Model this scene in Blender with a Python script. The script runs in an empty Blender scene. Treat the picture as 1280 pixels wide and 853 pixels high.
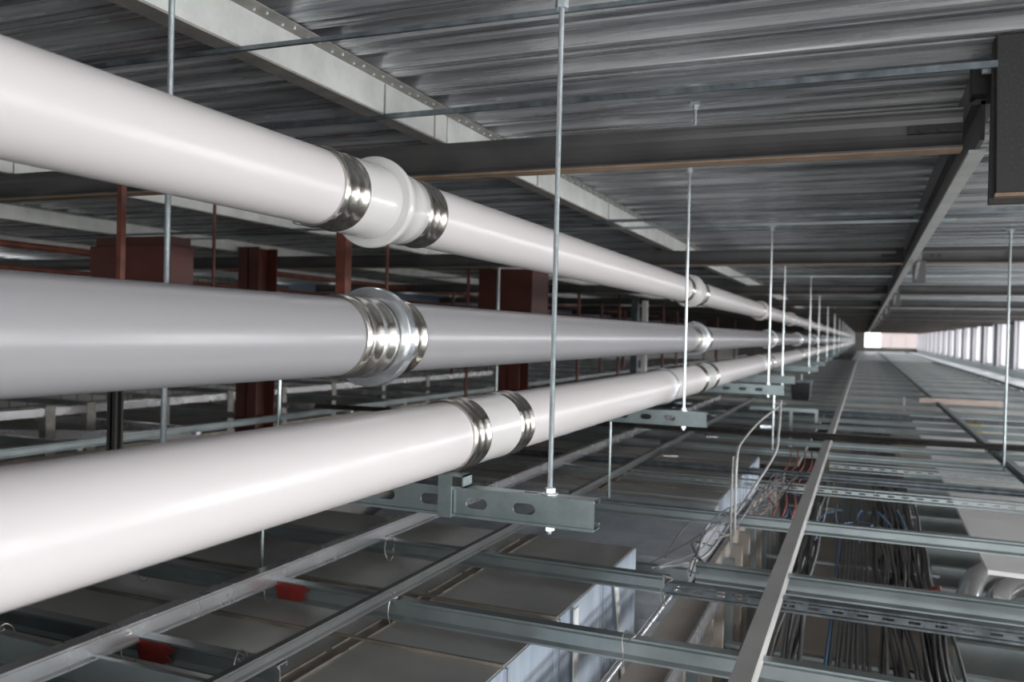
import bpy, math, random
from mathutils import Vector, Matrix
random.seed(7)
sc = bpy.context.scene
C = sc.collection

# ------------------------------------------------------------------ camera
FPX = 1060.0
yc = Vector((440.0, 1.5, -FPX)).normalized()
k = 0.024
zc = Vector((k, 1.0, -(k*yc.x + yc.y)/yc.z)).normalized()
xc = yc.cross(zc)
cam_d = bpy.data.cameras.new('camera')
cam = bpy.data.objects.new('camera', cam_d); C.objects.link(cam)
cam.matrix_world = Matrix((xc, yc, zc)).to_4x4()
cam_d.sensor_width = 36.0
cam_d.lens = FPX/1280*36.0
cam_d.clip_start = 0.02; cam_d.clip_end = 400
cam_d.dof.use_dof = True
cam_d.dof.focus_distance = 1.95
cam_d.dof.aperture_fstop = 4.2
sc.camera = cam

# ------------------------------------------------------------------ light
w = bpy.data.worlds.new('world'); sc.world = w; w.use_nodes = True
wn = w.node_tree.nodes; wl = w.node_tree.links
bg = wn['Background']
bg.inputs[0].default_value = (0.96, 0.97, 1.0, 1); bg.inputs[1].default_value = 2.4

def area(name, loc, direction, sx, sy, power, col=(1, 1, 1)):
    d = bpy.data.lights.new(name, 'AREA'); d.shape = 'RECTANGLE'
    d.size = sx; d.size_y = sy; d.energy = power; d.color = col
    o = bpy.data.objects.new(name, d); C.objects.link(o)
    o.location = loc
    o.rotation_euler = Vector(direction).to_track_quat('-Z', 'Y').to_euler()
    return o
# daylight through the long open window row on the right and the far end; added fill lamp behind the camera
a = area('window_daylight', (5.0, 34.0, -0.14), (-1, 0, 0), 1, 1, 1, (1.0, 0.975, 0.96))
a.data.size = 80.0; a.data.size_y = 0.85
a.rotation_euler = (math.pi/2, 0, math.pi/2); a.data.energy = 2700
a = area('near_fill_light', (1.2, -5.9, -0.9), (0, 1, 0.05), 1, 1, 1, (0.99, 0.99, 1.0))  # unseen fill lamp, added to lift the deck and profiles
a.data.size = 5.0; a.data.size_y = 2.2; a.data.energy = 180
a = area('lower_window_daylight', (5.0, 8.0, -1.24), (-1, 0, 0), 1, 1, 1, (0.95, 0.98, 1.0))
a.data.size = 26.0; a.data.size_y = 0.5
a.rotation_euler = (math.pi/2, 0, math.pi/2); a.data.energy = 850

sc.view_settings.view_transform = 'Standard'
sc.view_settings.look = 'None'
sc.view_settings.gamma = 1.0
sc.view_settings.use_curve_mapping = False
sc.view_settings.exposure = 0.0

# ------------------------------------------------------------------ materials
def nd(nt, t, **kw):
    n = nt.nodes.new(t)
    for a_, b_ in kw.items(): setattr(n, a_, b_)
    return n
def mat(name, col, rough=0.5, metal=0.0, col2=None, scale=6.0, stretch=(1, 1, 1), bump=0.0, bscale=60.0, rvar=0.0, detail=5, thr=(0.35, 0.65), spec=None):
    m = bpy.data.materials.new(name); m.use_nodes = True
    nt = m.node_tree; b = nt.nodes['Principled BSDF']
    b.inputs['Base Color'].default_value = (*col, 1)
    b.inputs['Roughness'].default_value = rough
    b.inputs['Metallic'].default_value = metal
    if spec is not None: b.inputs['Specular IOR Level'].default_value = spec
    tc = nd(nt, 'ShaderNodeTexCoord'); mp = nd(nt, 'ShaderNodeMapping')
    mp.inputs['Scale'].default_value = stretch
    nt.links.new(tc.outputs['Object'], mp.inputs['Vector'])
    if col2 or rvar:
        n = nd(nt, 'ShaderNodeTexNoise'); n.inputs['Scale'].default_value = scale; n.inputs['Detail'].default_value = detail
        n.inputs['Roughness'].default_value = 0.62
        nt.links.new(mp.outputs[0], n.inputs['Vector'])
        r = nd(nt, 'ShaderNodeValToRGB')
        r.color_ramp.elements[0].position = thr[0]; r.color_ramp.elements[1].position = thr[1]
        r.color_ramp.elements[0].color = (*col, 1); r.color_ramp.elements[1].color = (*(col2 or col), 1)
        nt.links.new(n.outputs['Fac'], r.inputs[0]); nt.links.new(r.outputs[0], b.inputs['Base Color'])
        if rvar:
            mr = nd(nt, 'ShaderNodeMapRange')
            mr.inputs['To Min'].default_value = max(0.05, rough-rvar); mr.inputs['To Max'].default_value = rough+rvar
            nt.links.new(n.outputs['Fac'], mr.inputs[0]); nt.links.new(mr.outputs[0], b.inputs['Roughness'])
    if bump:
        n2 = nd(nt, 'ShaderNodeTexNoise'); n2.inputs['Scale'].default_value = bscale; n2.inputs['Detail'].default_value = 3
        nt.links.new(mp.outputs[0], n2.inputs['Vector'])
        bp = nd(nt, 'ShaderNodeBump'); bp.inputs['Strength'].default_value = bump; bp.inputs['Distance'].default_value = 0.01
        nt.links.new(n2.outputs['Fac'], bp.inputs['Height']); nt.links.new(bp.outputs[0], b.inputs['Normal'])
    return m

M = {}
M['white_pipe'] = mat('white_pipe', (0.575, 0.545, 0.545), 0.24, spec=0.27)
M['grey_pipe'] = mat('grey_pipe', (0.275, 0.272, 0.281), 0.24, spec=0.4)
M['white_sleeve'] = mat('white_sleeve', (0.575, 0.565, 0.555), 0.16, bump=0.05, bscale=9)
M['stainless'] = mat('stainless', (0.56, 0.52, 0.47), 0.22, 1.0, col2=(0.64, 0.61, 0.56), scale=20, rvar=0.05, bump=0.04, bscale=34)
M['zinc_ring'] = mat('zinc_ring', (0.60, 0.65, 0.70), 0.22, 0.85, col2=(0.72, 0.76, 0.8), scale=18, bump=0.08, bscale=26)
M['zinc_rod'] = mat('zinc_rod', (0.60, 0.65, 0.67), 0.30, 0.85, col2=(0.70, 0.75, 0.77), scale=40)
M['strut'] = mat('strut', (0.21, 0.26, 0.265), 0.33, 0.7, col2=(0.29, 0.34, 0.345), scale=12, rvar=0.04)
M['galv'] = mat('galvanised_profile', (0.25, 0.29, 0.295), 0.32, 0.75, col2=(0.36, 0.405, 0.41), scale=2.5, rvar=0.05)
M['galv_bright'] = mat('bright_profile', (0.55, 0.55, 0.56), 0.27, 0.85, col2=(0.66, 0.66, 0.68), scale=2.5, rvar=0.05)
M['galv_pale'] = mat('pale_profile', (0.42, 0.415, 0.40), 0.42, 0.25, col2=(0.50, 0.495, 0.48), scale=3, rvar=0.05)
M['galv_thin'] = mat('dull_profile', (0.14, 0.145, 0.145), 0.3, 0.6, col2=(0.20, 0.21, 0.21), scale=3)
M['galv_dark'] = mat('dark_profile', (0.10, 0.12, 0.13), 0.35, 0.8, col2=(0.22, 0.25, 0.27), scale=14, rvar=0.1)
M['deck'] = mat('steel_deck', (0.19, 0.21, 0.23), 0.27, 0.58, col2=(0.66, 0.68, 0.69), scale=2.0, stretch=(0.25, 9.0, 9.0), rvar=0.12, detail=9, thr=(.38,.63), bump=1.0, bscale=2.2)  # light streaks in the colour imitate highlights along the ribs
M['joist'] = mat('joist_steel', (0.52, 0.54, 0.52), 0.48, 0.35, col2=(0.66, 0.67, 0.65), scale=7, rvar=0.08, bump=0.1, bscale=40)
M['joist_dark'] = mat('joist_edge', (0.22, 0.215, 0.20), 0.5, 0.5, col2=(0.34, 0.32, 0.29), scale=12)
M['beam'] = mat('painted_beam', (0.042, 0.042, 0.043), 0.38, 0.0, col2=(0.07, 0.068, 0.066), scale=3.5, rvar=0.05)
M['beam_edge'] = mat('rusty_flange_edge', (0.20, 0.13, 0.08), 0.6, 0.0, col2=(0.30, 0.21, 0.14), scale=9)
M['plate'] = mat('black_steel_plate', (0.018, 0.017, 0.016), 0.62, 0.0, col2=(0.055, 0.050, 0.045), scale=140, thr=(0.5, 0.85), rvar=0.05)
M['rust'] = mat('rusty_steel', (0.085, 0.026, 0.018), 0.55, 0.0, col2=(0.19, 0.055, 0.032), scale=9)
M['red_steel'] = mat('red_primer_steel', (0.050, 0.011, 0.007), 0.5, 0.0, col2=(0.085, 0.019, 0.012), scale=3)
M['red_paint'] = mat('red_paint', (0.22, 0.018, 0.014), 0.4, 0.0, col2=(0.13, 0.022, 0.018), scale=30)
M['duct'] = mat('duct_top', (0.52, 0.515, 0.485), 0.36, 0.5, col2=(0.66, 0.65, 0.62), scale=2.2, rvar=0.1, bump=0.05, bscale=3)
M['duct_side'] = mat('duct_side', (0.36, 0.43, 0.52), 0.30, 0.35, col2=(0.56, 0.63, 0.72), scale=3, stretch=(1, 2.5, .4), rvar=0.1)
M['duct_band'] = mat('duct_band', (0.33, 0.32, 0.30), 0.45, 0.4)
M['foil'] = mat('crinkled_foil', (0.55, 0.60, 0.66), 0.24, 0.4, col2=(0.75, 0.80, 0.86), scale=5, bump=0.5, bscale=11)
M['seam'] = mat('duct_seam', (0.22, 0.20, 0.18), 0.45, 0.4, col2=(0.38, 0.33, 0.27), scale=9)
M['sheet'] = mat('pale_sheet', (0.82, 0.80, 0.78), 0.45, 0.0, col2=(0.90, 0.88, 0.86), scale=1.6)
M['far_sheet'] = mat('grey_panels', (0.58, 0.63, 0.64), 0.34, 0.2, col2=(0.72, 0.77, 0.78), scale=0.8, stretch=(1, .35, 1), rvar=0.1)
M['brown_board'] = mat('brown_board', (0.30, 0.26, 0.215), 0.6, 0.0, col2=(0.42, 0.37, 0.32), scale=1.7)
M['concrete'] = mat('concrete', (0.16, 0.155, 0.145), 0.8, 0.0, col2=(0.24, 0.23, 0.21), scale=1.3)
M['dark_concrete'] = mat('floor_concrete', (0.10, 0.095, 0.09), 0.75, 0.0, col2=(0.15, 0.14, 0.13), scale=1.0)
M['cable'] = mat('black_cable', (0.020, 0.019, 0.018), 0.34, 0.0, col2=(0.05, 0.046, 0.042), scale=20)
M['blue_cable'] = mat('blue_cable', (0.05, 0.12, 0.24), 0.4)
M['red_cable'] = mat('red_cable', (0.45, 0.10, 0.07), 0.45)
M['grey_cable'] = mat('grey_cable', (0.36, 0.36, 0.35), 0.45, 0.2)
M['wire'] = mat('tie_wire', (0.42, 0.40, 0.37), 0.35, 0.8)
M['wood'] = mat('timber', (0.60, 0.48, 0.42), 0.65, 0.0, col2=(0.72, 0.60, 0.54), scale=5, stretch=(1, 8, 8))
M['white_wall'] = mat('white_pier', (0.36, 0.355, 0.38), 0.6)
M['black_plastic'] = mat('black_plastic', (0.02, 0.022, 0.024), 0.4)
M['yellow'] = mat('yellow_plastic', (0.62, 0.50, 0.12), 0.5)
M['white_plastic'] = mat('white_plastic', (0.7, 0.7, 0.68), 0.4)
M['flex'] = mat('flex_duct', (0.62, 0.62, 0.62), 0.22, 0.9)
M['facade'] = mat('facade', (0.36, 0.31, 0.295), 0.7)
M['tan_board'] = mat('tan_board', (0.30, 0.26, 0.22), 0.6, 0.0, col2=(0.36, 0.32, 0.28), scale=3)
M['black_hole'] = mat('painted_hollow_shade', (0.015, 0.015, 0.016), 0.6)  # flat black standing in for the shade in the open stub

def block_material():
    m = bpy.data.materials.new('blockwork'); m.use_nodes = True
    nt = m.node_tree; b = nt.nodes['Principled BSDF']; b.inputs['Roughness'].default_value = 0.8
    tc = nd(nt, 'ShaderNodeTexCoord'); mp = nd(nt, 'ShaderNodeMapping')
    mp.inputs['Rotation'].default_value = (math.pi/2, 0, math.pi/2)
    sp = nd(nt, 'ShaderNodeSeparateXYZ'); cb = nd(nt, 'ShaderNodeCombineXYZ')
    nt.links.new(tc.outputs['Object'], sp.inputs[0])
    nt.links.new(sp.outputs[1], cb.inputs[0]); nt.links.new(sp.outputs[2], cb.inputs[1])
    br = nd(nt, 'ShaderNodeTexBrick'); br.inputs['Scale'].default_value = 2.0
    br.inputs['Color1'].default_value = (0.46, 0.46, 0.44, 1); br.inputs['Color2'].default_value = (0.34, 0.33, 0.31, 1)
    br.inputs['Mortar'].default_value = (0.13, 0.12, 0.11, 1); br.inputs['Mortar Size'].default_value = 0.02
    nt.links.new(cb.outputs[0], br.inputs['Vector']); nt.links.new(br.outputs[0], b.inputs['Base Color'])
    return m
M['block'] = block_material()

# ------------------------------------------------------------------ helpers
def tag(o, label=None, cat=None, group=None, kind=None):
    if label: o['label'] = label
    if cat: o['category'] = cat
    if group: o['group'] = group
    if kind: o['kind'] = kind
    return o
def empty(name, loc=(0, 0, 0), **kw):
    o = bpy.data.objects.new(name, None); C.objects.link(o); o.location = loc
    o.empty_display_size = 0.1
    return tag(o, **kw)
class MB:
    def __init__(s): s.v = []; s.f = []; s.sm = []
    def add(s, vs, fs, smooth=False):
        n = len(s.v); s.v += [tuple(p) for p in vs]
        s.f += [tuple(i+n for i in f) for f in fs]; s.sm += [smooth]*len(fs); return s
    def box(s, x0, x1, y0, y1, z0, z1):
        x0, x1 = min(x0, x1), max(x0, x1); y0, y1 = min(y0, y1), max(y0, y1); z0, z1 = min(z0, z1), max(z0, z1)
        v = [(x, y, z) for z in (z0, z1) for y in (y0, y1) for x in (x0, x1)]
        return s.add(v, [(0, 2, 3, 1), (4, 5, 7, 6), (0, 1, 5, 4), (2, 6, 7, 3), (0, 4, 6, 2), (1, 3, 7, 5)])
    def tube(s, pts, r, n=10, cap=True, rs=None):
        pts = [Vector(p) for p in pts]; N = len(pts); vs = []
        t0 = (pts[1]-pts[0]).normalized()
        u = t0.cross(Vector((0, 0, 1)));
        if u.length < 0.2: u = t0.cross(Vector((1, 0, 0)))
        u.normalize()
        for i, p in enumerate(pts):
            t = (pts[min(i+1, N-1)]-pts[max(i-1, 0)]).normalized()
            u = (u - t*u.dot(t)).normalized(); v = t.cross(u)
            rr = rs[i] if rs else r
            for j in range(n):
                a_ = 2*math.pi*j/n; vs.append(p + u*(math.cos(a_)*rr) + v*(math.sin(a_)*rr))
        fs = [(i*n+j, i*n+(j+1) % n, (i+1)*n+(j+1) % n, (i+1)*n+j) for i in range(N-1) for j in range(n)]
        s.add(vs, fs, n > 6)
        if cap:
            m = len(s.v)-N*n
            s.f.append(tuple(m+j for j in range(n))[::-1]); s.sm.append(False)
            s.f.append(tuple(m+(N-1)*n+j for j in range(n))); s.sm.append(False)
        return s
    def lathe_y(s, prof, cx, cz, n=64, closed=False):
        """prof: list of (y, r); revolved about the line parallel to Y through (cx, cz)"""
        vs = [(cx+r*math.cos(2*math.pi*j/n), y, cz+r*math.sin(2*math.pi*j/n)) for y, r in prof for j in range(n)]
        N = len(prof)
        fs = [(i*n+j, (i+1)*n+j, (i+1)*n+(j+1) % n, i*n+(j+1) % n) for i in range(N-1) for j in range(n)]
        if closed: fs += [((N-1)*n+j, j, (j+1) % n, (N-1)*n+(j+1) % n) for j in range(n)]
        return s.add(vs, fs, True)
    def extrude(s, poly, axis, a0, a1, closed=True):
        """poly of 2D points in the plane across axis ('x': (y,z), 'y': (x,z), 'z': (x,y)) extruded a0..a1"""
        def P(p, a_): return (a_, p[0], p[1]) if axis == 'x' else (p[0], a_, p[1]) if axis == 'y' else (p[0], p[1], a_)
        n = len(poly); vs = [P(p, a0) for p in poly]+[P(p, a1) for p in poly]
        fs = [(i, (i+1) % n, n+(i+1) % n, n+i) for i in range(n if closed else n-1)]
        if closed: fs += [tuple(range(n))[::-1], tuple(range(n, 2*n))]
        return s.add(vs, fs)
    def build(s, name, m, parent=None, bevel=0, **kw):
        me = bpy.data.meshes.new(name); me.from_pydata(s.v, [], s.f)
        me.polygons.foreach_set('use_smooth', s.sm); me.update()
        import bmesh
        bm = bmesh.new(); bm.from_mesh(me); bmesh.ops.recalc_face_normals(bm, faces=bm.faces); bm.to_mesh(me); bm.free()
        o = bpy.data.objects.new(name, me); C.objects.link(o); me.materials.append(m)
        if any(s.sm) and hasattr(me, 'set_sharp_from_angle'): me.set_sharp_from_angle(angle=math.radians(38))
        if parent: o.parent = parent
        if bevel:
            b = o.modifiers.new('bevel', 'BEVEL'); b.width = bevel; b.segments = 2; b.limit_method = 'ANGLE'
        return tag(o, **kw)
def rebase(o, loc):
    """move a mesh object's origin to loc, keeping its geometry in place"""
    v = Vector(loc); o.data.transform(Matrix.Translation(-v)); o.location = v; return o
def copy_tree(o, parent=None):
    c = o.copy(); C.objects.link(c)
    if parent: c.parent = parent
    for ch in list(o.children): copy_tree(ch, c)
    return c
def smooth_path(pts, n=8):
    pts = [Vector(p) for p in pts]; out = []
    for i in range(len(pts)-1):
        p0 = pts[max(i-1, 0)]; p1 = pts[i]; p2 = pts[i+1]; p3 = pts[min(i+2, len(pts)-1)]
        for j in range(n):
            t = j/n
            out.append(0.5*((2*p1)+(-p0+p2)*t+(2*p0-5*p1+4*p2-p3)*t*t+(-p0+3*p1-3*p2+p3)*t**3))
    return out+[pts[-1]]
def hexnut(mb, x, y, z, r, h):
    mb.extrude([(x+r*math.cos(a_), y+r*math.sin(a_)) for a_ in [math.pi/3*i+.2 for i in range(6)]], 'z', z, z+h)
def stadium(cx, cy, L, H, n=6):
    r = H/2; out = []
    for i in range(n+1):
        a_ = -math.pi/2+math.pi*i/n; out.append((cx+L/2-r+r*math.cos(a_), cy+r*math.sin(a_)))
    for i in range(n+1):
        a_ = math.pi/2+math.pi*i/n; out.append((cx-L/2+r+r*math.cos(a_), cy+r*math.sin(a_)))
    return out
def slotted(mb, x0, x1, z0, z1, y, th, slots, sl, sh, horizontal=False):
    """thin plate with real rounded slots; in the XZ plane at y (or in the XY plane at z=y when horizontal)"""
    def P(u, v, d): return (u, v, y+d) if horizontal else (u, y+d, v)
    zc_ = (z0+z1)/2; xs = sorted(slots); edges = [x0]
    for i in range(len(xs)-1): edges.append((xs[i]+xs[i+1])/2)
    edges.append(x1)
    for i, cx in enumerate(xs):
        a0, a1 = edges[i], edges[i+1]
        st = stadium(cx, zc_, sl, sh); n = len(st)
        outer = []
        for (u, v) in st:
            du, dv = u-cx, v-zc_
            tu = ((a1-cx)/du if du > 1e-9 else (a0-cx)/du if du < -1e-9 else 1e9)
            tv = ((z1-zc_)/dv if dv > 1e-9 else (z0-zc_)/dv if dv < -1e-9 else 1e9)
            t = min(tu, tv); outer.append((cx+du*t, zc_+dv*t))
        for d in (0, th):
            mb.add([P(u, v, d) for u, v in st]+[P(u, v, d) for u, v in outer], [(j, (j+1) % n, n+(j+1) % n, n+j) for j in range(n)])
            # corners
            for (cu, cv) in ((a0, z0), (a1, z0), (a1, z1), (a0, z1)):
                for j in range(n):
                    p, q = outer[j], outer[(j+1) % n]
                    if abs(p[0]-q[0]) > 1e-6 and abs(p[1]-q[1]) > 1e-6:
                        mx = (p[0], q[1]) ; my = (q[0], p[1])
                        for c_ in (mx, my):
                            if abs(c_[0]-cu) < 1e-6 and abs(c_[1]-cv) < 1e-6:
                                mb.add([P(*p, d), P(*c_, d), P(*q, d)], [(0, 1, 2)])
        mb.add([P(u, v, 0) for u, v in st]+[P(u, v, th) for u, v in st], [(j, (j+1) % n, n+(j+1) % n, n+j) for j in range(n)])

# ------------------------------------------------------------------ structure: room shell
ZD = 0.765                                   # underside of the steel deck
XL, XR, YN, YF = -10.0, 3.93, -6.0, 75.0
poly = []; y = YN; i = 0
while y < YF:
    poly += [(y, ZD), (y+.030, ZD), (y+.034, ZD+.006), (y+.044, ZD+.006), (y+.048, ZD), (y+0.080, ZD), (y+0.112, ZD+0.050), (y+0.128, ZD+0.052), (y+0.136, ZD+0.045), (y+0.150, ZD+0.045), (y+0.158, ZD+0.052), (y+0.172, ZD+0.050), (y+0.205, ZD)]
    y += 0.215
poly += [(y, ZD)]
mb = MB(); mb.extrude(poly, 'x', XL-0.2, XR+0.3, closed=False)
mb.box(XL-.2, XR+.3, YN, YF, ZD+0.12, ZD+0.25)
mb.build('ceiling', M['deck'], kind='structure')

MB().box(XL-.2, XR+.3, YN, YF, -3.35, -3.2).build('floor', M['dark_concrete'], kind='structure')
mb = MB(); mb.box(XL-0.25, XL, YN, YF, -3.2, .26); mb.box(XL-0.25, XL, YN, YF, .70, ZD+.1)
y = YN
while y < YF: mb.box(XL-0.25, XL, y, y+1.5, .26, .70); y += 2.7
mb.build('wall_left', M['block'], kind='structure')
mb = MB()
mb.box(XR, XR+0.25, YN, YF, -3.2, -1.55)
mb.box(XR, XR+0.25, YN, YF, 0.66, ZD+0.1)
y = -5.4
pier = []
while y < YF-1:
    mb.box(XR, XR+0.62, y, y+.95, -0.74, 0.66); mb.box(XR, XR+0.3, y, y+.5, -1.55, -0.95); pier.append(y); y += 3.3
mb.build('wall_right', M['white_wall'], kind='structure')
MB().box(XR, XR+0.25, YN, YF, -0.95, -0.74).build('trim_1', M['far_sheet'], kind='structure')
mb = MB(); mb.box(XL-.2, -1.4, YN-.25, YN, -3.2, ZD+.1); mb.box(3.8, XR+.25, YN-.25, YN, -3.2, ZD+.1)
mb.box(-1.4, 3.8, YN-.25, YN, -3.2, -2.1); mb.box(-1.4, 3.8, YN-.25, YN, .3, ZD+.1)
mb.build('wall_near', M['concrete'], kind='structure')
# far wall with its wide opening
mb = MB(); mb.box(XL, 0.05, YF, YF+.3, -3.2, ZD+.1); mb.box(0.05, XR+.25, YF, YF+.3, -3.2, -0.60); mb.box(0.05, XR+.25, YF, YF+.3, 0.70, ZD+.1)
mb.build('wall_far', M['concrete'], kind='structure')
# mullioned window frames between the piers
for n_, y in enumerate(pier[:-1]):
    if y < 3: continue
    mb = MB()
    for yy in (y+.95, y+3.26): mb.box(XR+.10, XR+.14, yy, yy+.04, -.74, .66)
    mb.box(XR+.10, XR+.14, y+.95, y+3.3, -.74, -.70); mb.box(XR+.10, XR+.14, y+.95, y+3.3, .62, .66)
    mb.box(XR+.10, XR+.14, y+2.10, y+2.135, -.70, .62)
    mb.build('window_%d' % (n_+1), M['white_wall'], kind='structure')
mb = MB(); mb.box(2.0, 24, 118, 119, -3, 9)
for i in range(6):
    for j in range(3): mb.box(3.2+i*3.4, 4.8+i*3.4, 117.9, 118, -1+j*3, .6+j*3)
mb.build('neighbouring_building', M['facade'], label='pale pinkish building outside the bright opening at the far end of the hall', cat='building')

# ------------------------------------------------------------------ transverse beams and the right-hand longitudinal beam
BY = [2.70, 6.60, 11.05, 15.2] + [15.2+4.2*i for i in range(1, 14)]
ordn = ['nearest', 'second', 'third', 'fourth']
ZB, ZT = 0.544, 0.658          # the beams carry the joists
def ibeam_x(root, x0, x1, y):
    # soft filleted web like a rolled section
    prof = []
    for sx in (-1, 1):
        side = [(.046, ZB), (.046, ZB+.007), (.036, ZB+.013), (.028, ZB+.022), (.023, ZB+.035), (.021, ZB+.050), (.021, ZT-.040), (.024, ZT-.026), (.030, ZT-.014), (.036, ZT-.006), (.038, ZT-.001)]
        prof += [(sx*a_*.74, b_) for a_, b_ in (side if sx > 0 else side[::-1])]
    MB().extrude([(y+a_, b_) for a_, b_ in prof], 'x', x0, x1).build('web', M['beam'], root)
    MB().box(x0, x1, y-.035, y+.035, ZB-.004, ZB+.001).build('bottom_flange', M['beam_edge'], root, label='brown rusted bottom flange')
for i, y in enumerate(BY):
    lab = ('%s dark steel crossbeam spanning over the three pipes' % ordn[i]) if i < 4 else 'dark steel crossbeam in the distance over the shrinking pipes'
    t = empty('steel_crossbeam', (-4, y, ZB), label=lab, cat='beam', group=None if i < 4 else 'far dark crossbeams left of the long beam')
    e0 = len(C.objects)
    ibeam_x(t, XL, 0.240, y)
    p = MB(); p.box(.10, .24, y-.034, y-.020, ZB+.045, ZT-.045); p.build('splice_plate', M['plate'], t)
    for bx in (.135, .185):
        b = MB(); b.tube([(bx, y-.042, ZB+.055), (bx, y-.032, ZB+.055)], .011, 6); b.build('bolt', M['plate'], t)
    lab = ('%s dark steel crossbeam on the window side, right of the long beam' % ordn[i]) if i < 4 else 'dark steel crossbeam in the distance towards the window wall'
    t2 = empty('steel_crossbeam', (2, y, ZB), label=lab, cat='beam', group=None if i < 4 else 'far dark crossbeams right of the long beam')
    ibeam_x(t2, .36, XR, y)
    for bx in (.42, .47):
        b = MB(); b.tube([(bx, y-.030, ZB+.055), (bx, y-.018, ZB+.055)], .011, 6); b.build('bolt', M['plate'], t2)
    for tt in (t, t2):
        for ch in tt.children:
            ch.location = -Vector(tt.location)
# long beam
t = empty('long_steel_beam', (.30, 2.7, ZB), label='long dark beam running away under the deck right of the pipes', cat='beam')
MB().box(.277, .288, 2.62, YF, ZB+.008, ZT).build('web', M['beam'], t)
MB().box(.262, .306, 2.74, YF, ZB-.004, ZB+.006).build('bottom_flange', M['joist'], t, label='lighter grey underside flange')
MB().box(.255, .315, 2.62, YF, ZT-.010, ZT).build('top_flange', M['beam'], t)
MB().box(.262, .306, 2.62, YF, ZT, ZD-.002).build('packer', M['beam'], t)
for ch in t.children: ch.location = -Vector(t.location)
# hanging connection plates
for i, y in enumerate(BY[:9]):
    if i == 0:
        t = empty('connection_bracket', (.35, 2.45, .355), label='large black steel bracket plate hanging at the top right, nearest of all', cat='bracket')
        mb = MB(); mb.extrude([(.292, .372), (.62, .372), (.62, .763), (.284, .763)], 'y', 2.40, 2.425); mb.build('face_plate', M['plate'], t, bevel=.002)
        mb = MB(); mb.box(.281, .62, 2.43, 2.46, .350, .763); mb.build('back_plate', M['plate'], t)
        MB().box(.31, .60, 2.46, 2.64, .548, .656).build('stub_beam', M['plate'], t)
        MB().box(.250, .288, 2.56, 2.64, .662, .750).build('packing_block', M['plate'], t)
        MB().box(.290, .62, 2.398, 2.43, .3625, .3715).build('rusty_edge', M['beam_edge'], t, label='thin rusted lower edge')
        MB().tube([(.285, 2.48, .70), (.262, 2.48, .70)], .010, 6).build('bolt', M['zinc_rod'], t)
    else:
        lab = {1: 'dark plate bracket hanging where the second crossbeam meets the long beam', 2: 'dark plate bracket hanging where the third crossbeam meets the long beam', 3: 'dark plate bracket hanging where the fourth crossbeam meets the long beam'}.get(i, 'dark plate bracket hanging on the far part of the long beam')
        t = empty('connection_bracket', (.34, y, .41), label=lab, cat='bracket', group=None if i < 4 else 'far bracket plates on the long beam')
        mb = MB(); mb.extrude([(.302, .408), (.383, .408), (.383, .560), (.302, .560)], 'y', y-.075, y-.050); mb.build('face_plate', M['beam'], t, bevel=.002)
        MB().extrude([(y-.5, .515), (y-.078, .515), (y-.078, .445), (y-.12, .43)], 'x', .309, .325).build('gusset_rib', M['joist'], t)
        MB().box(.195, .245, y-.08, y-.055, .56, .65).build('cleat', M['plate'], t)
    for ch in t.children: ch.location = -Vector(t.location)

# ------------------------------------------------------------------ galvanised joists between the crossbeams
spans = [(-4.0, BY[0]-.003)] + [(BY[i]+.003, BY[i+1]-.003) for i in range(6)]
jn = {-1.390: 'closest to the pipes', -3.6: 'one row left of the pipes', -5.25: 'two rows left of the pipes', -7.2: 'farthest row left'}
spn = ['before the nearest crossbeam', 'between the first and second crossbeams', 'between the second and third crossbeams', 'between the third and fourth crossbeams']
for X, nm in jn.items():
    for i, (y0, y1) in enumerate(spans):
        lab = 'pale galvanised Z joist %s, %s' % (nm, spn[i] if i < 4 else 'beyond the fourth crossbeam')
        t = empty('roof_joist', (X, (y0+y1)/2, ZD), label=lab, cat='joist', group=None if i < 4 else 'far joists %s' % nm)
        MB().box(X-.003, X, y0, y1, .664, ZD-.004).build('web', M['joist'], t)
        MB().box(X, X+.050, y0, y1, ZD-.006, ZD-.002).build('top_flange', M['joist_dark'], t, label='darker top flange dotted with screws')
        mb = MB(); mb.box(X-.058, X+.002, y0, y1, .658, .664); mb.box(X-.058, X-.054, y0, y1, .664, .68); mb.build('bottom_flange', M['joist_dark'], t, label='darker bottom lip')
        if i < 2 and X > -2:
            mb = MB(); yy = y0+.05
            while yy < y1:
                if yy > .5:
                    hexnut(mb, X+.020, yy, ZD-.011, .004, .005); hexnut(mb, X+.034, yy+.03, ZD-.011, .004, .005)
                yy += .1075
            s_ = mb.build('screw', M['zinc_rod'], t); s_['kind'] = 'stuff'
            mb = MB()
            for yy in (2.27, 2.60, 3.6, 4.76): 
                if y0 < yy < y1: mb.box(X, X+.004, yy, yy+.005, .664, ZD-.01)
            if mb.v: mb.build('stiffener', M['joist_dark'], t)
        for ch in t.children: ch.location = -Vector(t.location)

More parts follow.
